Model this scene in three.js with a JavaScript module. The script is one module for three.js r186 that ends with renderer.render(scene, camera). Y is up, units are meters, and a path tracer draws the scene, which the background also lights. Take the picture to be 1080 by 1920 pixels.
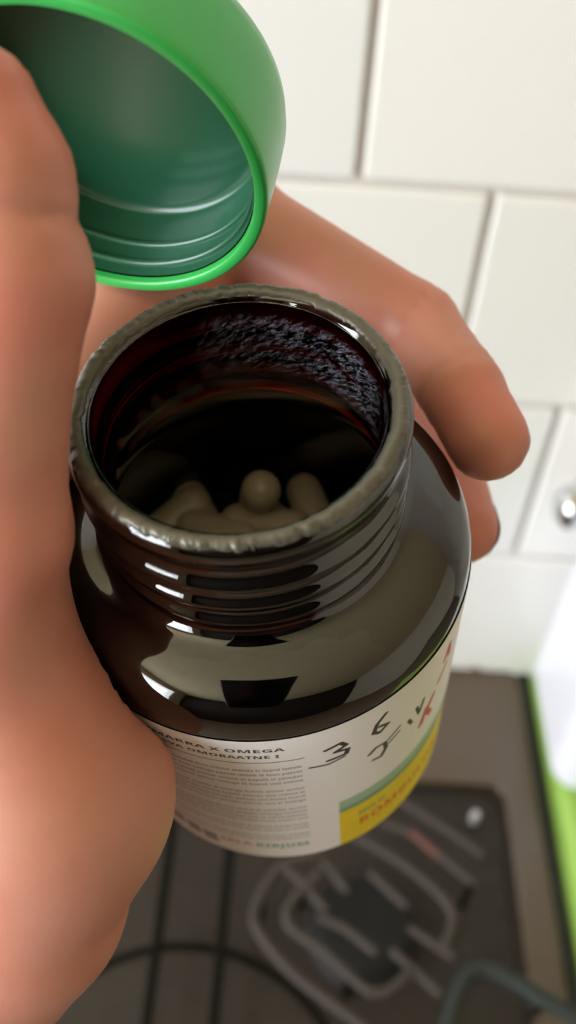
import * as THREE from 'three';
import { RoundedBoxGeometry } from 'three/addons/geometries/RoundedBoxGeometry.js';
import { mergeGeometries } from 'three/addons/utils/BufferGeometryUtils.js';
import { RectAreaLightUniformsLib } from 'three/addons/lights/RectAreaLightUniformsLib.js';

// ---------- renderer, camera, light ----------
const renderer = new THREE.WebGLRenderer({ antialias: true });
renderer.toneMapping = THREE.LinearToneMapping;
renderer.toneMappingExposure = 1.2;
renderer.shadowMap.enabled = true;
const scene = new THREE.Scene();
scene.background = new THREE.Color(0.75, 0.86, 1.0);
scene.backgroundIntensity = 5;
RectAreaLightUniformsLib.init();

const deg = Math.PI / 180;
const PITCH = 45.2 * deg, ROLL = 3.6 * deg;
const camera = new THREE.PerspectiveCamera(57.485, 1080 / 1920, 0.02, 30);
const EYE = new THREE.Vector3(0, 1.6, 0.495);
const lookDir = new THREE.Vector3(0, -Math.sin(PITCH), -Math.cos(PITCH));
const level = new THREE.Vector3(0, Math.cos(PITCH), -Math.sin(PITCH));
const camRight = new THREE.Vector3(Math.cos(ROLL), 0, 0).addScaledVector(level, Math.sin(ROLL));
const camUp = new THREE.Vector3(-Math.sin(ROLL), 0, 0).addScaledVector(level, Math.cos(ROLL));
camera.position.copy(EYE);
camera.quaternion.setFromRotationMatrix(new THREE.Matrix4().makeBasis(camRight, camUp, lookDir.clone().negate()));
camera.focus = 0.155;
camera.userData.fStop = 11.5;
scene.add(camera);

function areaLight(color, intensity, w, h, pos, target) {
  const l = new THREE.RectAreaLight(color, intensity, w, h);
  l.position.set(...pos); l.lookAt(...target); scene.add(l);
}
// daylight through the window
areaLight(new THREE.Color(0.97, 0.985, 1.0), 5.6, 1.8, 1.1, [-1.38, 1.75, 1.4], [0, 1.75, 1.4]);
const SKIN = [0.62, 0.255, 0.18];
const NAILS = [["t_tip", "t_mid", [-0.93, 0.2, 0.3], 58], ["i_tip", "i_dip", [0.3, -0.35, -0.9], 48], ["m_tip", "m_dip", [0.8, -0.6, -0.1], 48], ["r_tip", "r_dip", [0.3, 0.3, -0.9], 58], ["l_tip", "l_dip", [0.2, 0.3, -0.9], 58]];
const GROOVES = [[-0.0397, 1.5387, 0.3845, -0.0944, 0.8495, -0.5191, 0.013, 0.0008], [0.0321, 1.4887, 0.3474, 0.4019, -0.0695, 0.913, 0.009, 0.0004], [0.024, 1.4901, 0.329, 0.8644, -0.1884, 0.4662, 0.01, 0.0004], [0.0361, 1.4553, 0.3342, 0.3948, 0.0405, 0.9179, 0.009, 0.0004]];
const CAPS = [[0.0002, 0.054, -0.0242, 0.1, 0.9, 0.35, "topmost upright beige capsule, its round end highest in the heap"], [0.0011, 0.05, -0.0192, 0.95, 0.05, 0.3, "beige capsule lying just below the upright topmost one"], [-0.0201, 0.0485, -0.0237, 0.8, 0.1, -0.6, "leftmost beige capsule seen inside the bottle mouth"], [-0.0142, 0.0472, -0.0254, 0.3, 0.15, 0.9, "second beige capsule from the left inside the bottle mouth"], [-0.0094, 0.0495, -0.0187, 0.9, 0.05, 0.35, "beige capsule between the left pair and the upright one, at the near lip"], [0.0116, 0.0465, -0.0242, 0.2, 0.1, 0.95, "dim rightmost beige capsule beside the dark inner glass"], [0.0062, 0.048, -0.0178, 0.7, 0.0, 0.7, "beige capsule right of the upright one, at the near lip"]];
const BASE = [0.0014, 1.3989, 0.3613];
const UP = [-0.0899, 0.9775, 0.1907];
const ZC = [0.1328, -0.178, 0.975];
const XC = [0.9871, 0.113, -0.1138];
const LIDC = [-0.036, 1.5309, 0.3513];
const LIDN = [0.1616, 0.3258, -0.9315];
const J = {"t_tip": [-0.0426, 1.5503, 0.3776, 0.0082], "t_mid": [-0.0402, 1.5436, 0.3815, 0.0097], "t_ip": [-0.039, 1.5328, 0.3881, 0.0112], "t_pr": [-0.042, 1.5139, 0.3986, 0.0105], "t_mcp": [-0.042, 1.5009, 0.4046, 0.011], "t_n1": [-0.0474, 1.4819, 0.4067, 0.0127], "t_n2": [-0.0426, 1.4661, 0.4127, 0.0161], "t_then": [-0.0374, 1.4524, 0.4194, 0.0192], "t_cmc": [-0.044, 1.4274, 0.4276, 0.0188], "wrist": [-0.0653, 1.3989, 0.4392, 0.0213], "arm": [-0.096, 1.3226, 0.4692, 0.0264], "i_mcp": [-0.0205, 1.4998, 0.305, 0.0117], "i_pip": [0.024, 1.4901, 0.329, 0.0089], "i_dip": [0.0321, 1.4887, 0.3474, 0.0081], "i_tip": [0.0369, 1.4857, 0.3589, 0.0079], "m_mcp": [-0.0314, 1.4688, 0.2936, 0.0121], "m_pip": [0.0244, 1.4541, 0.307, 0.0094], "m_dip": [0.0361, 1.4553, 0.3342, 0.0081], "m_tip": [0.0385, 1.453, 0.3506, 0.008], "r_mcp": [-0.0525, 1.4509, 0.3528, 0.0105], "r_pip": [-0.0219, 1.4567, 0.327, 0.0085], "r_dip": [0.0007, 1.4552, 0.324, 0.0078], "r_tip": [0.0181, 1.4528, 0.3289, 0.0074], "l_mcp": [-0.0502, 1.4259, 0.3509, 0.0095], "l_pip": [-0.0299, 1.43, 0.329, 0.0075], "l_dip": [-0.0085, 1.4305, 0.3207, 0.0068], "l_tip": [0.0092, 1.4299, 0.3216, 0.0064], "i_meta": [-0.0577, 1.4755, 0.3815, 0.0125], "m_meta": [-0.0579, 1.4552, 0.37, 0.0125], "r_meta": [-0.0551, 1.4348, 0.3708, 0.0125], "l_meta": [-0.0506, 1.4143, 0.373, 0.012], "i_base": [-0.0544, 1.4405, 0.3946, 0.0145], "l_base": [-0.0494, 1.4052, 0.389, 0.0145]};
const CHAINS = [[0.006, ["arm", "wrist", "t_cmc", "t_then", "t_n2", "t_n1", "t_mcp", "t_pr", "t_ip", "t_mid", "t_tip"]], [0.006, ["wrist", "i_base", "i_meta", "i_mcp"]], [0.006, ["i_base", "m_meta", "m_mcp"]], [0.006, ["l_base", "r_meta", "r_mcp"]], [0.006, ["wrist", "l_base", "l_meta", "l_mcp"]], [0.006, ["i_meta", "m_meta", "r_meta", "l_meta"]], [0.006, ["i_mcp", "m_mcp", "r_mcp", "l_mcp"]], [0.006, ["t_then", "i_base", "l_base"]], [0.006, ["t_n1", "i_meta"]], [0, ["i_mcp", "i_pip", "i_dip", "i_tip"]], [0, ["m_mcp", "m_pip", "m_dip", "m_tip"]], [0, ["r_mcp", "r_pip", "r_dip", "r_tip"]], [0, ["l_mcp", "l_pip", "l_dip", "l_tip"]]];
const WIRES = [[[0.0385, 0.1939], [0.012, 0.2043], [-0.0019, 0.2254], [-0.0057, 0.2447], [0.0043, 0.2599], [0.0244, 0.2787], [0.0595, 0.3008], [0.0814, 0.3146]], [[0.0136, 0.2061], [0.0265, 0.2164], [0.0427, 0.2341]], [[0.0388, 0.2095], [0.0267, 0.221], [0.0165, 0.2364], [0.0196, 0.2481], [0.0417, 0.2621], [0.0596, 0.2766], [0.0735, 0.2859], [0.0857, 0.2839], [0.0977, 0.2743]], [[0.0894, 0.2592], [0.118, 0.2827]], [[0.1024, 0.2437], [0.1285, 0.2596]], [[0.0398, 0.24], [0.0567, 0.2465], [0.0761, 0.26]], [[0.0757, 0.2068], [0.0984, 0.2273]], [[0.0421, 0.2008], [0.0567, 0.2191]], [[0.0539, 0.1766], [0.0726, 0.184], [0.1011, 0.2005], [0.1238, 0.2197], [0.1316, 0.2344], [0.1248, 0.2519]], [[0.0737, 0.1619], [0.0847, 0.1671], [0.1058, 0.174]], [[0.1058, 0.174], [0.1255, 0.191]], [[0.1255, 0.191], [0.1466, 0.2084]], [[0.0902, 0.1444], [0.1021, 0.151], [0.1339, 0.1714], [0.1557, 0.1867]]];
const TEAL = [[0.1217, 0.3048], [0.1283, 0.287], [0.1375, 0.27], [0.1499, 0.2641], [0.1688, 0.2708], [0.1885, 0.2819], [0.2111, 0.2934]];
const BURNER = [0.072, 0.2345];
const PIN = [0.161, 0.1426];
const BARS = [[[-0.0722, 0.1586], [-0.0709, 0.3069]], [[-0.0273, 0.1906], [-0.028, 0.3044]]];
const ARC = [[-0.1067, 0.2715], [-0.086, 0.2594], [-0.0503, 0.2547], [-0.024, 0.257], [0.0098, 0.2715]];

// ---------- helpers ----------
const used = {};
const numbered = (n) => { const k = used[n] ?? 0; used[n] = k + 1; return k ? `${n}_${String(k).padStart(3, '0')}` : n; };
function tag(o, label, category, group) { o.userData.label = label; o.userData.category = category; if (group) o.userData.group = group; return o; }
function mesh(name, geo, mat, parent = scene) { const m = new THREE.Mesh(geo, mat); m.name = numbered(name); m.castShadow = m.receiveShadow = true; parent.add(m); return m; }
function thing(name, label, category, pos = [0, 0, 0], group) { const g = new THREE.Group(); g.name = numbered(name); g.position.set(...pos); scene.add(g); return tag(g, label, category, group); }
function struct(o) { o.userData.kind = 'structure'; return o; }
function rng(seed) { let s = seed >>> 0; return () => { s = (s + 0x6d2b79f5) | 0; let t = Math.imul(s ^ (s >>> 15), 1 | s); t = (t + Math.imul(t ^ (t >>> 7), 61 | t)) ^ t; return ((t ^ (t >>> 14)) >>> 0) / 4294967296; }; }
function hash3(x, y, z) { let h = Math.imul(x, 374761393) ^ Math.imul(y, 668265263) ^ Math.imul(z, 2147483647 ^ 0x5bd1e995); h = Math.imul(h ^ (h >>> 13), 1274126177); return ((h ^ (h >>> 16)) >>> 0) / 4294967296; }
function noise3(x, y, z) {
  const i = Math.floor(x), j = Math.floor(y), k = Math.floor(z), f = x - i, g = y - j, h = z - k;
  const s = (t) => t * t * (3 - 2 * t), u = s(f), v = s(g), w = s(h), L = (a, b, t) => a + (b - a) * t;
  return L(L(L(hash3(i, j, k), hash3(i + 1, j, k), u), L(hash3(i, j + 1, k), hash3(i + 1, j + 1, k), u), v), L(L(hash3(i, j, k + 1), hash3(i + 1, j, k + 1), u), L(hash3(i, j + 1, k + 1), hash3(i + 1, j + 1, k + 1), u), v), w);
}
function tex(w, h, fn, srgb = false, repeat) {
  const d = new Uint8Array(w * h * 4);
  for (let y = 0; y < h; y++) for (let x = 0; x < w; x++) { const c = fn(x / w, y / h, x, y); for (let k = 0; k < 4; k++) d[(y * w + x) * 4 + k] = Math.max(0, Math.min(255, Math.round((c[k] ?? 1) * 255))); }
  const t = new THREE.DataTexture(d, w, h); t.magFilter = t.minFilter = THREE.LinearFilter; t.wrapS = t.wrapT = THREE.RepeatWrapping;
  if (srgb) t.colorSpace = THREE.SRGBColorSpace; if (repeat) t.repeat.set(...repeat); t.needsUpdate = true; return t;
}
const std = (o) => new THREE.MeshStandardMaterial(o);
const phys = (o) => new THREE.MeshPhysicalMaterial(o);
const V = (x, y, z) => new THREE.Vector3(x, y, z);
const lin = (r, g, b) => new THREE.Color().setRGB(r, g, b);
const lathe = (pts, seg = 128) => new THREE.LatheGeometry(pts.map(([r, y]) => new THREE.Vector2(r, y)), seg);
function tube(pts, r, seg = 40, rad = 10, closed = false) { return new THREE.TubeGeometry(new THREE.CatmullRomCurve3(pts.map((p) => V(...p)), closed, 'catmullrom', 0.35), seg, r, rad, closed); }
function cappedTube(pts, r, seg = 40) {
  const c = tube(pts, r, seg), a = new THREE.SphereGeometry(r, 10, 8).translate(...pts[0]), b = new THREE.SphereGeometry(r, 10, 8).translate(...pts[pts.length - 1]);
  return mergeGeometries([c, a, b]);
}
// a curved sheet with thickness round the y axis: radius r0..r1, from angle p0 to p1, from height y0 to y1
function arcShell(r0, r1, y0, y1, p0, p1, n, m = 1) {
  const pos = [], uv = [], idx = [];
  const ring = (r, flip) => {
    const b = pos.length / 3;
    for (let j = 0; j <= m; j++) for (let i = 0; i <= n; i++) { const p = p0 + (p1 - p0) * i / n; pos.push(Math.sin(p) * r, y0 + (y1 - y0) * j / m, Math.cos(p) * r); uv.push(i / n, j / m); }
    for (let j = 0; j < m; j++) for (let i = 0; i < n; i++) { const a = b + j * (n + 1) + i, q = a + n + 1; flip ? idx.push(a, q, a + 1, a + 1, q, q + 1) : idx.push(a, a + 1, q, a + 1, q + 1, q); }
  };
  ring(r1, false); const half = pos.length / 3; ring(r0, true);
  const A = (j, i) => j * (n + 1) + i;
  for (let i = 0; i < n; i++) { idx.push(A(0, i), half + A(0, i), A(0, i + 1), A(0, i + 1), half + A(0, i), half + A(0, i + 1)); idx.push(A(m, i), A(m, i + 1), half + A(m, i), A(m, i + 1), half + A(m, i + 1), half + A(m, i)); }
  const g = new THREE.BufferGeometry(); g.setAttribute('position', new THREE.Float32BufferAttribute(pos, 3)); g.setAttribute('uv', new THREE.Float32BufferAttribute(uv, 2)); g.setIndex(idx); g.computeVertexNormals(); return g;
}

// ---------- materials ----------
const HOB_Y = 0.92;
const grainTex = tex(256, 256, (u, v, x, y) => { const n = 0.55 + 0.25 * noise3(x / 9, y / 9, 3) + 0.2 * noise3(x / 2.3, y / 2.3, 8); return [n, n, n, 1]; });
const M = {
  tile: ['#f2f0ea', '#efede8', '#f4f2ed', '#edece9'].map((c) => phys({ color: c, roughness: 0.22, clearcoat: 0.5, clearcoatRoughness: 0.12 })),
  grout: std({ color: '#d8cfc9', roughness: 0.95 }),
  plaster: std({ color: '#e9dfca', roughness: 0.95 }),
  rear: std({ color: '#2e251e', roughness: 0.8 }),
  ceiling: std({ color: '#ecdbb0', roughness: 0.95 }),
  floor: std({ color: '#8a7560', roughness: 0.6 }),
  white: std({ color: '#f0f0f0', roughness: 0.4 }),
  pane: phys({ color: '#ffffff', transmission: 1, thickness: 0, roughness: 0, ior: 1.45 }),
  hobWell: std({ color: lin(0.022, 0.0145, 0.008), roughness: 0.8, roughnessMap: grainTex }),
  hob: phys({ color: lin(0.094, 0.064, 0.040), roughness: 0.28, roughnessMap: grainTex, clearcoat: 0.4, clearcoatRoughness: 0.25 }),
  hobDark: std({ color: lin(0.012, 0.010, 0.008), roughness: 0.55 }),
  wire: std({ color: lin(0.050, 0.038, 0.031), roughness: 0.75 }),
  wireRed: std({ color: lin(0.11, 0.032, 0.022), roughness: 0.55 }),
  wireDark: phys({ color: lin(0.008, 0.007, 0.005), roughness: 0.9, specularIntensity: 0.15 }),
  teal: std({ color: lin(0.016, 0.022, 0.018), roughness: 0.6 }),
  burner: std({ color: lin(0.012, 0.012, 0.011), roughness: 0.85 }),
  alu: std({ color: lin(0.035, 0.033, 0.03), roughness: 0.7, metalness: 0.3 }),
  ceramic: std({ color: '#e8e4ec', roughness: 0.3 }),
  lime: phys({ color: '#a0c85c', roughness: 0.4, clearcoat: 0.3 }),
  boxWhite: phys({ color: '#f3f3fc', roughness: 0.35, clearcoat: 0.4 }),
  chrome: std({ color: '#d8d8da', roughness: 0.12, metalness: 1 }),
  glass: phys({ color: '#ffffff', transmission: 1, thickness: 0.003, ior: 1.85, roughness: 0.03, attenuationColor: lin(0.11, 0.004, 0.002), attenuationDistance: 0.0020 }),
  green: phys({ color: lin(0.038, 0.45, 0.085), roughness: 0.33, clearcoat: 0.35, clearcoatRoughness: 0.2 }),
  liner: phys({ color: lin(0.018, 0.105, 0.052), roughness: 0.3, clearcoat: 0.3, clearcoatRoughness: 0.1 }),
  seal: std({ color: lin(0.13, 0.12, 0.09), roughness: 0.34, metalness: 0.35 }),
  capsule: phys({ color: lin(0.62, 0.52, 0.36), roughness: 0.4, clearcoat: 0.3 }),
  black: phys({ color: lin(0.008, 0.008, 0.009), roughness: 0.15 }),
};

// ---------- the room ----------
const X0 = -1.4, X1 = 1.9, Z1 = 2.7, CEIL = 2.55;
function slab(name, x0, x1, y0, y1, z0, z1, mat, parent) { const g = new THREE.BoxGeometry(x1 - x0, y1 - y0, z1 - z0).translate((x0 + x1) / 2, (y0 + y1) / 2, (z0 + z1) / 2); const m = mesh(name, g, mat, parent); return parent ? m : struct(m); }
slab('floor', X0 - 0.1, X1 + 0.1, -0.1, 0, -0.2, Z1 + 0.1, M.floor);
slab('ceiling', X0 - 0.1, X1 + 0.1, CEIL, CEIL + 0.1, -0.2, Z1 + 0.1, M.ceiling);
slab('wall_right', X1, X1 + 0.1, 0, CEIL, -0.2, Z1 + 0.1, M.plaster);
function box3(x0, x1, y0, y1, z0, z1) { return new THREE.BoxGeometry(x1 - x0, y1 - y0, z1 - z0).translate((x0 + x1) / 2, (y0 + y1) / 2, (z0 + z1) / 2); }
struct(mesh('wall_left', mergeGeometries([box3(X0 - 0.1, X0, 0, 1.2, -0.2, Z1), box3(X0 - 0.1, X0, 2.3, CEIL, -0.2, Z1), box3(X0 - 0.1, X0, 1.2, 2.3, -0.2, 0.5), box3(X0 - 0.1, X0, 1.2, 2.3, 2.3, Z1)]), M.plaster));
struct(mesh('wall_rear', box3(X0 - 0.1, X1, 0, CEIL, Z1, Z1 + 0.1), M.rear));
{ // windows: frame, mullion, glass
  const w1 = struct(new THREE.Group()); w1.name = 'window_1'; w1.position.set(X0 - 0.05, 1.2, 1.4); scene.add(w1);
  mesh('window_frame', mergeGeometries([box3(-0.03, 0.03, 0, 0.05, -0.9, 0.9), box3(-0.03, 0.03, 1.05, 1.1, -0.9, 0.9), box3(-0.03, 0.03, 0.05, 1.05, -0.9, -0.85), box3(-0.03, 0.03, 0.05, 1.05, 0.85, 0.9), box3(-0.03, 0.03, 0.05, 1.05, -0.025, 0.025)]), M.white, w1);
  mesh('window_pane', new THREE.PlaneGeometry(1.7, 1).rotateY(Math.PI / 2).translate(0, 0.55, 0), M.pane, w1);
}
// tiled back wall: mortar bed with single raised tiles, half-tile offset from row to row
const wall = slab('wall_back', X0 - 0.1, X1 + 0.1, 0, CEIL, -0.2, -0.004, M.grout);
{
  const P = 0.147, W = 0.1493, G = 0.0042, Y0 = 0.9225;
  const full = new RoundedBoxGeometry(W - G, P - G, 0.012, 2, 0.0028);
  const rnd = rng(11);
  for (let row = -1; row < 8; row++) {
    const shift = row % 2 === 0 ? 0.1028 : 0.0275;
    for (let i = -5; i <= 6; i++) {
      const x = shift + (i + 0.5) * W;
      const y = Y0 + (row + 0.5) * P;
      const m = mesh('tile', full, M.tile[Math.floor(rnd() * 4)], wall);
      m.position.set(x, y, -0.0035 + (rnd() - 0.5) * 0.0008);
      m.rotation.set((rnd() - 0.5) * 0.006, (rnd() - 0.5) * 0.006, 0);
    }
  }
}

// ---------- kitchen counter and hob ----------
tag(mesh('counter', mergeGeometries([box3(-1.35, 1.6, 0.86, 0.9, 0.006, 0.6), box3(-1.33, 1.58, 0.0, 0.86, 0.006, 0.56)]), std({ color: '#6d6358', roughness: 0.5 })), 'kitchen counter under the brown hob', 'counter');
{
  const hob = thing('gas_hob', 'dark brown enamelled gas hob with a flat back strip, in front of the white tiles', 'hob', [-0.06, 0.9, 0.27]);
  const hx = 0.271, hz0 = -0.268, hz1 = 0.26;
  const sh = new THREE.Shape();
  const rr = (s, x0, y0, x1, y1, r) => { s.moveTo(x0 + r, y0); s.lineTo(x1 - r, y0); s.quadraticCurveTo(x1, y0, x1, y0 + r); s.lineTo(x1, y1 - r); s.quadraticCurveTo(x1, y1, x1 - r, y1); s.lineTo(x0 + r, y1); s.quadraticCurveTo(x0, y1, x0, y1 - r); s.lineTo(x0, y0 + r); s.quadraticCurveTo(x0, y0, x0 + r, y0); return s; };
  rr(sh, -hx, hz0, hx, hz1, 0.008);
  const hole = rr(new THREE.Path(), -0.245, -0.158, 0.249, 0.235, 0.016); sh.holes.push(hole);
  const top = new THREE.ExtrudeGeometry(sh, { depth: 0.014, bevelEnabled: true, bevelSize: 0.002, bevelThickness: 0.002, bevelSegments: 3, curveSegments: 8 });
  top.rotateX(Math.PI / 2).translate(0, 0.018, 0);
  mesh('hob_frame', top, M.hob, hob);
  mesh('hob_well', new RoundedBoxGeometry(0.497, 0.006, 0.396, 2, 0.002).translate(0.002, 0.007, 0.0385), M.hobWell, hob);
  const tr = rr(new THREE.Shape(), -0.2448, -0.1578, 0.2488, 0.2348, 0.016); tr.holes.push(rr(new THREE.Path(), -0.2388, -0.1515, 0.2432, 0.2290, 0.012));
  mesh('well_seam', new THREE.ExtrudeGeometry(tr, { depth: 0.002, bevelEnabled: false, curveSegments: 8 }).rotateX(Math.PI / 2).translate(0, 0.0122, 0), M.hobDark, hob);
  mesh('side_gasket', new RoundedBoxGeometry(0.0092, 0.019, 0.53, 2, 0.002).translate(hx + 0.0068, 0.0105, -0.004), M.hobDark, hob);
  // ring pressed round the front burner
  const ring = new THREE.TorusGeometry(0.118, 0.003, 10, 72).rotateX(Math.PI / 2).scale(1, 0.5, 1).translate(0.012, 0.011, 0.098);
  mesh('burner_ring', ring, M.wireDark, hob);
}
{
  const b = thing('gas_burner', 'round dark burner cap inside the grey wire pan support', 'burner', [BURNER[0], 0.909, BURNER[1]]);
  mesh('burner_base', lathe([[0, 0.001], [0.038, 0.001], [0.040, 0.004], [0.037, 0.011], [0.034, 0.013], [0, 0.013]], 48), M.alu, b);
  const cap = [[0, 0.014], [0.032, 0.014], [0.0335, 0.0165], [0.0325, 0.0195], [0.029, 0.021], [0.012, 0.0216], [0, 0.0217]];
  mesh('burner_cap', lathe(cap, 48), M.burner, b);
  const teeth = []; for (let i = 0; i < 28; i++) teeth.push(new THREE.BoxGeometry(0.0016, 0.004, 0.004).translate(0.0365, 0.0125, 0).rotateY(i / 28 * Math.PI * 2));
  mesh('flame_ports', mergeGeometries(teeth), M.hobDark, b);
}
{
  const p = thing('ignition_pin', 'small pale ceramic ignition pin near the back right corner of the hob', 'ignition pin', [PIN[0], 0.9095, PIN[1]]);
  mesh('pin_collar', lathe([[0, 0], [0.0058, 0], [0.0058, 0.003], [0.004, 0.004], [0, 0.004]], 24), M.alu, p);
  mesh('pin_tip', lathe([[0, 0.004], [0.0034, 0.004], [0.0036, 0.012], [0.003, 0.016], [0.0015, 0.0175], [0, 0.018]], 24), M.ceramic, p);
}
{
  const g = thing('pan_support', 'grey wire pan support of nested diagonal loops over the burner', 'pan support', [BURNER[0], 0.95, BURNER[1]]);
  WIRES.forEach((w, i) => {
    const pts = w.map(([x, z], k) => [x - BURNER[0], 0.0005 * (i % 3), z - BURNER[1]]);
    const m = mesh('wire', cappedTube(pts, i === 0 || i === 2 || i === 8 ? 0.0034 : 0.003, 60), i === 10 ? M.wireRed : M.wire, g);
    if (i === 10) m.userData.label = 'reddish scorched stretch of wire';
  });
  // feet that carry the wires
  for (const [i, k] of [[0, 2], [0, 6], [8, 4], [2, 5], [11, 1], [1, 1]]) { const [x, z] = WIRES[i][k]; mesh('support_foot', cappedTube([[x - BURNER[0], 0, z - BURNER[1]], [x - BURNER[0], -0.020, z - BURNER[1]], [x - BURNER[0], -0.0385, z - BURNER[1]]], 0.0026, 12), M.wireDark, g); }
}
{
  const g = thing('pan_support', 'dark straight barred pan support at the left, half hidden by the hand', 'pan support', [BARS[0][0][0], 0.93, 0.3]);
  for (const [a, b] of BARS) mesh('bar', cappedTube([[a[0] - BARS[0][0][0], 0, a[1] - 0.32], [(a[0] + b[0]) / 2 - BARS[0][0][0], 0, -0.05], [b[0] - BARS[0][0][0], 0, 0.1]], 0.0036, 30), M.wireDark, g);
  const dx = BARS[1][0][0] - BARS[0][0][0];
  mesh('cross_bar', cappedTube([[-0.06, 0, 0.1], [0.5 * dx, 0, 0.1], [dx + 0.03, 0, 0.1]], 0.0036, 20), M.wireDark, g);
  for (const [x, z] of [[-0.06, 0.1], [dx + 0.03, 0.1], [0, BARS[0][0][1] - 0.32], [dx, BARS[1][0][1] - 0.32]]) mesh('support_foot', cappedTube([[x, 0, z], [x, -0.01, z], [x, -0.0185, z]], 0.003, 8), M.wireDark, g);
}
{
  const g = thing('pan_support', 'dark teal enamel pan support corner at the bottom right of the hob', 'pan support', [TEAL[3][0], 0.912, TEAL[3][1]]);
  const pts = TEAL.map(([x, z]) => [x - TEAL[3][0], 0.033, z - TEAL[3][1]]);
  mesh('support_band', cappedTube(pts, 0.0058, 60), M.teal, g);
  for (const k of [2, 5]) mesh('support_foot', cappedTube([[pts[k][0], 0.03, pts[k][2]], [pts[k][0], 0.015, pts[k][2]], [pts[k][0], 0.002, pts[k][2]]], 0.003, 8), M.wireDark, g);
}
{ // lime tray and white box beside the hob
  const g = thing('storage_box', 'glossy white box with a lime green base edge and chrome knob, right of the hob', 'box', [0.335, 0.9, 0.2]);
  mesh('base_tray', new RoundedBoxGeometry(0.222, 0.046, 0.39, 4, 0.005).translate(0, 0.023, 0), M.lime, g);
  mesh('box_body', new RoundedBoxGeometry(0.20, 0.225, 0.125, 8, 0.022).translate(-0.022, 0.158, -0.125), M.boxWhite, g);
  const k = mesh('knob', lathe([[0, 0], [0.006, 0], [0.005, 0.005], [0.0095, 0.008], [0.0125, 0.013], [0.0118, 0.018], [0.007, 0.022], [0, 0.023]], 40).rotateZ(Math.PI / 2).scale(1.3, 1.25, 1.25).translate(-0.121, 0.252, -0.172), M.chrome, g);
  k.userData.label = 'round chrome knob';
}

// ---------- the bottle ----------
const UPV = V(...UP).normalize(), ZV = V(...ZC), XV = V(...XC);
const bottleQ = new THREE.Quaternion().setFromRotationMatrix(new THREE.Matrix4().makeBasis(XV, UPV, ZV));
const BH = 0.114;
const bottle = thing('pill_bottle', 'dark amber glass pill bottle with open mouth and white printed label, in the hand', 'bottle', BASE);
bottle.quaternion.copy(bottleQ);
{
  const curve = (pts, n) => new THREE.SplineCurve(pts.map(([r, h]) => new THREE.Vector2(r, BH - h))).getPoints(n).map((p) => [p.x, p.y]);
  const outer = [[0.0001, 0.0022], [0.026, 0.0018], [0.030, 0.0002],
    ...curve([[0.0345, 0.1139], [0.0378, 0.1125], [0.0393, 0.1090], [0.03935, 0.102]], 14), [0.03935, 0.06],
    ...curve([[0.03935, 0.0430], [0.0393, 0.0384], [0.0388, 0.0348], [0.0372, 0.0317], [0.0345, 0.0296], [0.0311, 0.0283], [0.0278, 0.0275], [0.0262, 0.0262]], 32),
    ...curve([[0.0258, 0.0250], [0.0259, 0.0238], [0.0268, 0.0226], [0.0268, 0.0216], [0.02595, 0.0202], [0.0259, 0.0186], [0.0268, 0.0174], [0.0268, 0.0163], [0.0259, 0.0149], [0.02585, 0.0126], [0.0270, 0.0116], [0.0271, 0.0104], [0.0260, 0.0086], [0.0259, 0.0066], [0.0265, 0.0050], [0.0270, 0.0034], [0.0269, 0.0016], [0.0260, 0.0004], [0.0249, 0.0000]], 96),
    ...curve([[0.0240, 0.0003], [0.0232, 0.0012], [0.0229, 0.0030], [0.0229, 0.0165], [0.0232, 0.0205], [0.0245, 0.0265], [0.0268, 0.0315], [0.0315, 0.0355], [0.0355, 0.0400], [0.0368, 0.0450]], 40),
    [0.0368, 0.012], [0.036, 0.0075], [0.032, 0.0058], [0.0001, 0.0055]];
  mesh('glass_body', lathe(outer, 192), M.glass, bottle);
}
// residue of the foil seal on the lip
{
  const pts = []; for (let i = 0; i <= 14; i++) { const t = i / 14 * Math.PI * 2; pts.push([0.02500 + 0.00135 * Math.cos(t), BH - 0.0009 + 0.00135 * Math.sin(t)]); }
  const g = lathe(pts, 420), p = g.attributes.position;
  for (let i = 0; i < p.count; i++) {
    const x = p.getX(i), y = p.getY(i), z = p.getZ(i), r = Math.hypot(x, z), a = Math.atan2(x, z), cx = Math.cos(a) * 40, cz = Math.sin(a) * 40;
    const n = (noise3(cx * 3.4, cz * 3.4, y * 3500) - 0.5) * 0.00038 + (noise3(cx * 0.5, cz * 0.5, 2) - 0.5) * 0.00035, k = 1 + n / r;
    p.setXYZ(i, x * k, y + n * 0.8, z * k);
  }
  g.computeVertexNormals();
  const m = mesh('seal_residue', g, M.seal, bottle); m.userData.label = 'torn grey olive foil seal residue round the lip';
}
// powder clinging to the inside of the neck
{
  const a = tex(512, 256, (u, v, x, y) => {
    const w = x + y * 0.9; let n = noise3(w / 1.7, (y - x * 0.5) / 6, 1) * 0.55 + noise3(w / 9, (y - x * 0.5) / 22, 5) * 0.45;
    const edge = Math.min(1, u * 5) * Math.min(1, (1 - u) * 5) * Math.min(1, v * 6) * Math.min(1, (1 - v) * 6);
    const k = Math.max(0, (n - 0.52) * 2.6) * edge; return [k, k, k, 1];
  });
  mesh('powder_film', arcShell(0.02272, 0.02284, BH - 0.0185, BH - 0.0035, 95 * deg, 200 * deg, 60), std({ color: lin(0.26, 0.26, 0.34), roughness: 0.9, transparent: true, alphaMap: a, depthWrite: false }), bottle);
}
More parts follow.
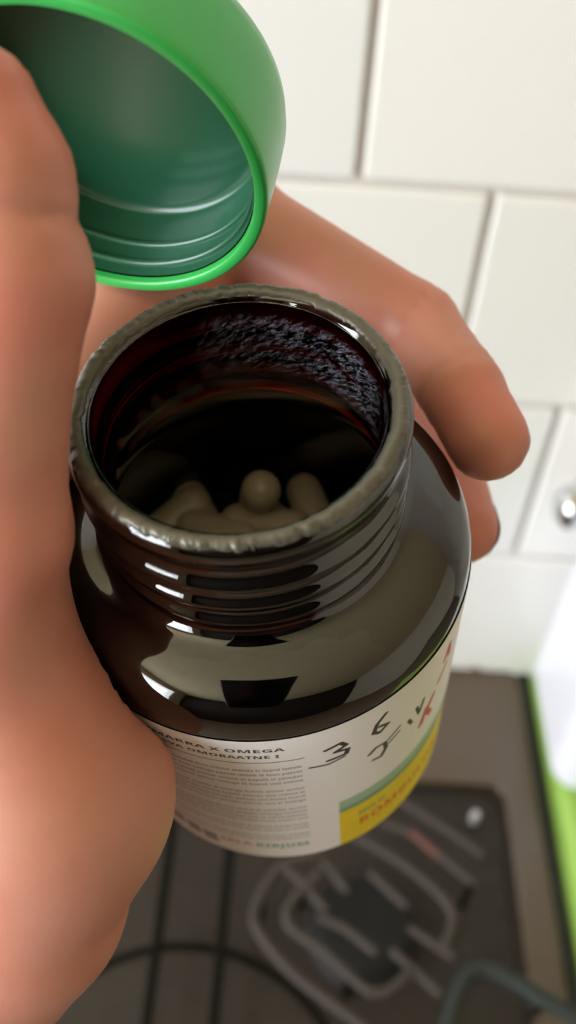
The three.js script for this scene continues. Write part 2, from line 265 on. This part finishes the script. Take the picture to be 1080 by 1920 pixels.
// paper label
{
  const CW = 2048, CH_ = 700, P0 = -179.9, P1 = 179.9;
  const cv = document.createElement('canvas'); cv.width = CW; cv.height = CH_;
  const c = cv.getContext('2d');
  const H0 = 0.0388, H1 = 0.1128, px = (phi) => (phi - P0) / (P1 - P0) * CW, py = (h) => (h - H0) / (H1 - H0) * CH_;
  c.fillStyle = '#f7f2ee'; c.fillRect(0, 0, CW, CH_);
  const rnd = rng(5);
  // left text panel: two heading lines, rules and paragraphs of fine print
  const fit = (s, x0, x1, y, size, color, weight = '') => { c.save(); c.font = `${weight} ${size}px sans-serif`; c.fillStyle = color; const w = c.measureText(s).width || 1; c.translate(x0, y); c.scale((x1 - x0) / w, 1); c.fillText(s, 0, 0); c.restore(); };
  fit('NAKSUSTA-CIMARRA X OMEGA', px(-58), px(2.4), py(0.0438), 20, '#3a3638', 'bold');
  fit('RASVA OMORAATNE I', px(-34), px(1), py(0.0468), 18, '#3a3638', 'bold');
  c.fillStyle = '#75706f'; c.fillRect(px(-70), py(0.0488), px(7) - px(-70), 3);
  let h = 0.0535;
  const words = ['lisand', 'päevas', 'kapslit', 'koos', 'toiduga', 'vesi', 'hoida', 'lastele', 'kuivas', 'jahedas', 'ei', 'asenda', 'mitme', 'annus', 'sisaldab', 'tk'];
  for (const [n, gap] of [[4, 0.0026], [4, 0.0026], [4, 0.0024], [2, 0.0026], [2, 0.0026]]) {
    for (let k = 0; k < n; k++) { let s = ''; while (s.length < 96) s += words[Math.floor(rnd() * words.length)] + ' '; fit(s, px(-75), px(6.5), py(h), 17, '#6d6866'); h += 0.00245; }
    h += gap - 0.0006;
  }
  fit('SALA', px(-24), px(-13), py(0.1042), 30, '#c25a5a', 'bold');
  fit('KIRJUM', px(-12), px(5.5), py(0.1044), 34, '#4d9270', 'bold');
  c.fillStyle = '#9a8f96'; for (let k = 0; k < 4; k++) c.fillRect(px(-48 + k * 6), py(0.099 + 0.001 * k), px(5) - px(0), py(0.0065) - py(0));
  // handwriting
  c.strokeStyle = '#3c3436'; c.lineCap = 'round'; c.lineJoin = 'round';
  const pen = (w, ...p) => { c.lineWidth = w * 1.2; c.beginPath(); p.forEach(([a, b], i) => (i ? c.lineTo(px(a), py(b)) : c.moveTo(px(a), py(b)))); c.stroke(); };
  pen(5, [8.2, 0.0548], [13, 0.0556], [17.5, 0.0545]);
  pen(7, [12.5, 0.0483], [16.5, 0.0472], [18, 0.0492], [15, 0.0507], [18.5, 0.0514], [18, 0.0535], [13, 0.0538]);
  pen(7, [29.5, 0.0445], [27, 0.0470], [26, 0.0505], [28, 0.0520], [30.5, 0.0502], [28, 0.0490]);
  pen(7, [25, 0.0605], [27, 0.0588], [30, 0.0592], [30.5, 0.0625], [29, 0.0655], [26.5, 0.0648]);
  pen(5, [31, 0.0590], [35, 0.0565]); pen(5, [31.5, 0.0610], [35, 0.0590]);
  pen(6, [38.5, 0.0580], [40, 0.0612]); pen(6, [41.5, 0.0555], [43, 0.0600], [44.5, 0.0550]);
  c.strokeStyle = '#d2515a';
  pen(12, [45, 0.0690], [47, 0.0625]); pen(12, [46, 0.0660], [50, 0.0600]); pen(11, [47, 0.0640], [50, 0.0690]);
  pen(10, [54, 0.050], [56, 0.0455], [57, 0.051]); pen(10, [52, 0.057], [56, 0.0535]);
  // front panel: green rule, yellow band with orange lettering
  c.fillStyle = '#a9c4a6'; c.fillRect(px(15.6), py(0.0803), px(120) - px(15.6), py(0.0853) - py(0.0803));
  c.fillStyle = '#7fa283'; c.fillRect(px(15.6), py(0.0853), px(120) - px(15.6), py(0.0880) - py(0.0853));
  c.fillStyle = '#f2d21f'; c.fillRect(px(15.6), py(0.0880), px(120) - px(15.6), CH_);
  fit('MULTI', px(22), px(32), py(0.0958), 40, '#8d9f6a', 'bold');
  fit('ROMBULON', px(22), px(62), py(0.1030), 62, '#d9641a', 'bold');
  const t = new THREE.CanvasTexture(cv); t.colorSpace = THREE.SRGBColorSpace; t.magFilter = THREE.LinearFilter;
  const m = mesh('label', arcShell(0.0394, 0.03955, BH - H1, BH - H0, P0 * deg, P1 * deg, 200), phys({ map: t, roughness: 0.6, clearcoat: 0.08, clearcoatRoughness: 0.3 }), bottle);
  m.userData.label = 'white paper label with fine print, a yellow band and handwriting';
}
// ---------- capsules inside ----------
{
  const geo = new THREE.CapsuleGeometry(0.0043, 0.0125, 8, 20), band = new THREE.CylinderGeometry(0.00442, 0.00442, 0.0006, 20, 1, false);
  const proto = new THREE.Group(); const cp = new THREE.Mesh(geo, M.capsule); cp.name = 'capsule_shell'; proto.add(cp); const bd = new THREE.Mesh(band, M.capsule); bd.name = 'capsule_joint'; proto.add(bd);
  proto.traverse((o) => { o.castShadow = o.receiveShadow = true; });
  const toWorld = (x, y, z) => V(x, y, z).applyQuaternion(bottleQ).add(bottle.position);
  const place = (x, y, z, dir, label) => {
    const o = proto.clone(); o.name = numbered('capsule'); scene.add(o); o.position.copy(toWorld(x, y, z));
    o.quaternion.copy(bottleQ).multiply(new THREE.Quaternion().setFromUnitVectors(V(0, 1, 0), V(...dir).normalize()));
    tag(o, label, 'capsule', 'beige capsules inside the bottle');
  };
  CAPS.forEach(([x, y, z, dx, dy, dz, label]) => place(x, y, z, [dx, dy, dz], label));
  // the heap under them
  const rnd = rng(3), mats = [];
  for (let layer = 0; layer < 4; layer++) for (let r = -4; r <= 4; r++) for (let k = -2; k <= 2; k++) {
    const th = layer * 1.1 + 0.3, a = k * 0.0215 + (r % 2) * 0.008, b = r * 0.0089;
    if (Math.hypot(Math.abs(a) + 0.0085, b) > 0.0355) continue;
    const x = a * Math.cos(th) - b * Math.sin(th), z = a * Math.sin(th) + b * Math.cos(th), y = 0.0104 + layer * 0.0087;
    const q = bottleQ.clone().multiply(new THREE.Quaternion().setFromUnitVectors(V(0, 1, 0), V(Math.cos(th), 0, Math.sin(th))));
    mats.push(new THREE.Matrix4().compose(toWorld(x, y, z), q, V(1, 1, 1)));
  }
  const heap = new THREE.InstancedMesh(geo, M.capsule, mats.length); mats.forEach((m, i) => heap.setMatrixAt(i, m));
  heap.name = 'capsule_heap'; heap.userData = { kind: 'stuff', label: 'heap of beige capsules filling the bottom of the amber bottle' }; scene.add(heap);
}
// ---------- the green cap ----------
const LIDQ = new THREE.Quaternion().setFromUnitVectors(V(0, 1, 0), V(...LIDN).normalize());
{
  const cap = thing('bottle_cap', 'bright green screw cap held open above the amber bottle', 'bottle cap', LIDC);
  cap.quaternion.copy(LIDQ);
  // local y: 0 at the open rim, towards the closed top
  const R = 0.030;
  const prof = [[0.0277, 0.0188], [0.0277, 0.0008], [0.0280, 0.0001], [R - 0.0006, 0.0], [R - 0.0001, 0.0004], [R, 0.0012], [R, 0.004], [R - 0.0003, 0.012], [R - 0.0006, 0.0165], [R - 0.0012, 0.0188], [R - 0.0028, 0.0203], [R - 0.0055, 0.0209], [0.0001, 0.0211]];
  mesh('cap_shell', lathe([[0.0001, 0.0188], ...prof].reverse(), 192), M.green, cap);
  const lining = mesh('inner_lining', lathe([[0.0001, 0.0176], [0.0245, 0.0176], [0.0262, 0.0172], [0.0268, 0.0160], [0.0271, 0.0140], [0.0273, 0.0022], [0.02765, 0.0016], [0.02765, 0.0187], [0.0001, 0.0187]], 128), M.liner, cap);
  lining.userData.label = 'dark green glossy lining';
  for (const y of [0.0045, 0.0090]) mesh('inner_thread', new THREE.TorusGeometry(0.0271, 0.0007, 10, 140).rotateX(Math.PI / 2).translate(0, y, 0), M.liner, cap);
}
// ---------- the hand ----------
{
  const inv = bottleQ.clone().invert(), bp = V(...BASE), tmp = V(0, 0, 0), lidInv = LIDQ.clone().invert(), lp = V(...LIDC);
  const rOf = (y) => { const h = BH - y; if (h < -0.001 || h > BH + 0.0005) return -1; if (h > 0.0385) return 0.0396; if (h < 0.0265) return 0.0275; const t = (h - 0.0265) / 0.012; return 0.0275 + 0.0121 * Math.sqrt(Math.max(0, 1 - (1 - t) * (1 - t))); };
  function bottleDist(x, y, z) {
    tmp.set(x, y, z).sub(bp).applyQuaternion(inv); const r = Math.hypot(tmp.x, tmp.z), R = rOf(tmp.y);
    if (R < 0) { const dy = tmp.y < 0 ? -tmp.y : tmp.y - BH; return Math.hypot(dy, Math.max(0, r - (tmp.y < 0 ? 0.0396 : 0.0275))); }
    return Math.max((r - R) * 0.85, -Math.min(tmp.y + 0.0005, BH + 0.001 - tmp.y));
  }
  function lidDist(x, y, z) {
    tmp.set(x, y, z).sub(lp).applyQuaternion(lidInv); const r = Math.hypot(tmp.x, tmp.z), dr = r - 0.0306, dy = Math.max(-0.0008 - tmp.y, tmp.y - 0.0222);
    const shell = Math.max(dr, dy), inside = Math.max(r - 0.0252, tmp.y - 0.0164);   // the hollow stays free
    return Math.max(shell, -inside);
  }
  const bones = CHAINS.map(([k, names]) => [k, names.slice(1).map((n, i) => { const a = J[names[i]], b = J[n]; return [a[0], a[1], a[2], a[3], b[0] - a[0], b[1] - a[1], b[2] - a[2], b[3] - a[3]]; })]);
  const capsuleD = (s, x, y, z) => { const px = x - s[0], py = y - s[1], pz = z - s[2]; const t = Math.max(0, Math.min(1, (px * s[4] + py * s[5] + pz * s[6]) / (s[4] * s[4] + s[5] * s[5] + s[6] * s[6]))); return Math.hypot(px - t * s[4], py - t * s[5], pz - t * s[6]) - (s[3] + t * s[7]); };
  const smin = (a, b, k) => { if (k <= 0) return Math.min(a, b); const h = Math.max(k - Math.abs(a - b), 0) / k; return Math.min(a, b) - h * h * k * 0.25; };
  const palmEnd = 9, G = GROOVES;
  function sdf(x, y, z) {
    let palm = 1, fingers = 1;
    let d = 1;
    for (let c = 0; c < bones.length; c++) {
      let f = 1; for (const s of bones[c][1]) f = smin(f, capsuleD(s, x, y, z), 0.002);
      d = c < palmEnd ? smin(d, f, 0.008) : f; if (c >= palmEnd) fingers = Math.min(fingers, f); else palm = d;
    }
    d = smin(palm, fingers, 0.004);
    for (const [gx, gy, gz, nx, ny, nz, rad, dep] of G) { // skin creases: shallow rings across a joint
      const dx = x - gx, dy = y - gy, dz = z - gz, along = dx * nx + dy * ny + dz * nz, rr = Math.hypot(dx, dy, dz);
      if (rr < rad * 1.6) d += dep * Math.exp(-(along * along) / (0.0010 * 0.0010)) * Math.max(0, 1 - rr / (rad * 1.6)) * 2;
    }
    d = Math.max(d, 0.0004 - bottleDist(x, y, z), 0.0004 - lidDist(x, y, z));
    return d;
  }
  // naive surface nets on a grid
  let lo = [9, 9, 9], hi = [-9, -9, -9];
  for (const j of Object.values(J)) for (let k = 0; k < 3; k++) { lo[k] = Math.min(lo[k], j[k] - j[3] - 0.006); hi[k] = Math.max(hi[k], j[k] + j[3] + 0.006); }
  const cell = 0.00165, N = lo.map((v, k) => Math.ceil((hi[k] - v) / cell) + 1), F = new Float32Array(N[0] * N[1] * N[2]);
  const id = (i, j, k) => (k * N[1] + j) * N[0] + i;
  for (let k = 0; k < N[2]; k++) for (let j = 0; j < N[1]; j++) for (let i = 0; i < N[0];) {
    const v = sdf(lo[0] + i * cell, lo[1] + j * cell, lo[2] + k * cell); F[id(i, j, k)] = v;
    let skip = 1; if (v > 4 * cell) skip = Math.max(1, Math.min(Math.floor(v / cell * 0.7) - 2, N[0] - i)); // far from the skin
    for (let q = 1; q < skip; q++) F[id(i + q, j, k)] = v;
    i += skip;
  }
  const vid = new Int32Array(F.length).fill(-1), pos = [];
  for (let k = 0; k < N[2] - 1; k++) for (let j = 0; j < N[1] - 1; j++) for (let i = 0; i < N[0] - 1; i++) {
    const c = []; let neg = 0; for (let q = 0; q < 8; q++) { const v = F[id(i + (q & 1), j + ((q >> 1) & 1), k + (q >> 2))]; c.push(v); if (v < 0) neg++; }
    if (neg === 0 || neg === 8) continue;
    let n = 0, sx = 0, sy = 0, sz = 0;
    for (const [a, b] of [[0, 1], [2, 3], [4, 5], [6, 7], [0, 2], [1, 3], [4, 6], [5, 7], [0, 4], [1, 5], [2, 6], [3, 7]]) if ((c[a] < 0) !== (c[b] < 0)) { const t = c[a] / (c[a] - c[b]); sx += (a & 1) + t * ((b & 1) - (a & 1)); sy += ((a >> 1) & 1) + t * (((b >> 1) & 1) - ((a >> 1) & 1)); sz += (a >> 2) + t * ((b >> 2) - (a >> 2)); n++; }
    vid[id(i, j, k)] = pos.length / 3; pos.push(lo[0] + (i + sx / n) * cell, lo[1] + (j + sy / n) * cell, lo[2] + (k + sz / n) * cell);
  }
  const idx = [], quad = (a, b, c, d, f) => { if (f) idx.push(a, b, c, a, c, d); else idx.push(a, c, b, a, d, c); };
  for (let k = 1; k < N[2] - 1; k++) for (let j = 1; j < N[1] - 1; j++) for (let i = 1; i < N[0] - 1; i++) {
    const s = F[id(i, j, k)] < 0;
    if (s !== F[id(i + 1, j, k)] < 0) quad(vid[id(i, j - 1, k - 1)], vid[id(i, j, k - 1)], vid[id(i, j, k)], vid[id(i, j - 1, k)], s);
    if (s !== F[id(i, j + 1, k)] < 0) quad(vid[id(i - 1, j, k - 1)], vid[id(i - 1, j, k)], vid[id(i, j, k)], vid[id(i, j, k - 1)], s);
    if (s !== F[id(i, j, k + 1)] < 0) quad(vid[id(i - 1, j - 1, k)], vid[id(i, j - 1, k)], vid[id(i, j, k)], vid[id(i - 1, j, k)], s);
  }
  const nor = [], col = [], e = 0.0012, wr = J.wrist;
  const red = ['t_tip', 'i_tip', 'm_tip', 'r_tip', 'l_tip'].map((n) => J[n]), knuckle = ['t_ip', 'i_pip', 'i_dip', 'm_dip'].map((n) => J[n]);
  for (let v = 0; v < pos.length; v += 3) {
    const [x, y, z] = [pos[v], pos[v + 1], pos[v + 2]];
    const nx = sdf(x + e, y, z) - sdf(x - e, y, z), ny = sdf(x, y + e, z) - sdf(x, y - e, z), nz = sdf(x, y, z + e) - sdf(x, y, z - e), L = Math.hypot(nx, ny, nz) || 1;
    nor.push(nx / L, ny / L, nz / L);
    let r = 0; for (const p of red) r = Math.max(r, Math.exp(-((x - p[0]) ** 2 + (y - p[1]) ** 2 + (z - p[2]) ** 2) / (0.016 ** 2))); for (const p of knuckle) r = Math.max(r, 0.6 * Math.exp(-((x - p[0]) ** 2 + (y - p[1]) ** 2 + (z - p[2]) ** 2) / (0.013 ** 2)));
    const n = noise3(x * 90, y * 90, z * 90) - 0.5, m = noise3(x * 420, y * 420, z * 420) - 0.5, w = r + n * 0.7;
    col.push(SKIN[0] * (1 + 0.10 * n + 0.05 * m), SKIN[1] * (1 - 0.20 * w + 0.06 * m), SKIN[2] * (1 - 0.17 * w + 0.06 * m));
  }
  for (let v = 0; v < pos.length; v += 3) { pos[v] -= wr[0]; pos[v + 1] -= wr[1]; pos[v + 2] -= wr[2]; }
  const g = new THREE.BufferGeometry(); g.setAttribute('position', new THREE.Float32BufferAttribute(pos, 3)); g.setAttribute('normal', new THREE.Float32BufferAttribute(nor, 3)); g.setAttribute('color', new THREE.Float32BufferAttribute(col, 3)); g.setIndex(idx);
  const hand = mesh('person', g, phys({ vertexColors: true, roughness: 0.45, sheen: 0.25, sheenRoughness: 0.5, sheenColor: lin(0.9, 0.6, 0.5) }));
  hand.position.set(...wr.slice(0, 3));
  tag(hand, 'bare left hand wrapped round the amber bottle, thumb raised against the green cap', 'person');
  // nails, on the back of the last joints
  const nailMat = phys({ color: lin(0.62, 0.36, 0.29), roughness: 0.3, clearcoat: 0.5, clearcoatRoughness: 0.2 });
  for (const [tip, prev, out, wd] of NAILS) {
    const t = V(...J[tip].slice(0, 3)), d = t.clone().sub(V(...J[prev].slice(0, 3))).normalize(), o = V(...out), side = d.clone().cross(o).normalize(); o.copy(side).cross(d).normalize();
    const R = J[tip][3], geo = arcShell(R - 0.0004, R + 0.0004, -0.0075, 0.0050, -wd * deg, wd * deg, 14, 12), p = geo.attributes.position;
    for (let i = 0; i < p.count; i++) { // rounded outline, following the fingertip
      const y = p.getY(i), a = Math.atan2(p.getX(i), p.getZ(i)), q = Math.abs(y + 0.00125) / 0.00625, lim = Math.sqrt(Math.max(0.04, 1 - q ** 4)), off = Math.hypot(p.getX(i), p.getZ(i)) - R, r = (y > 0 ? Math.sqrt(R * R - y * y) : R) + off;
      p.setXYZ(i, Math.sin(a * lim) * r, y, Math.cos(a * lim) * r);
    }
    geo.computeVertexNormals();
    const m = mesh('fingernail', geo, nailMat, hand); m.quaternion.setFromRotationMatrix(new THREE.Matrix4().makeBasis(side, d, o)); m.position.copy(t).sub(hand.position);
  }
}
// ---------- the phone that takes the picture, seen mirrored in the bottle's shoulder ----------
{
  const ph = thing('smartphone', 'black phone held above the bottle, mirrored as a dark shape in its shoulder', 'phone', EYE.clone().addScaledVector(lookDir, -0.007).addScaledVector(camUp, -0.055).addScaledVector(camRight, -0.02).toArray());
  ph.quaternion.copy(camera.quaternion);
  mesh('phone_body', new RoundedBoxGeometry(0.072, 0.147, 0.008, 4, 0.0038), M.black, ph);
  mesh('phone_screen', new RoundedBoxGeometry(0.068, 0.143, 0.001, 2, 0.0004).translate(0, 0, 0.0042), phys({ color: lin(0.01, 0.01, 0.012), roughness: 0.05 }), ph);
}
renderer.render(scene, camera);
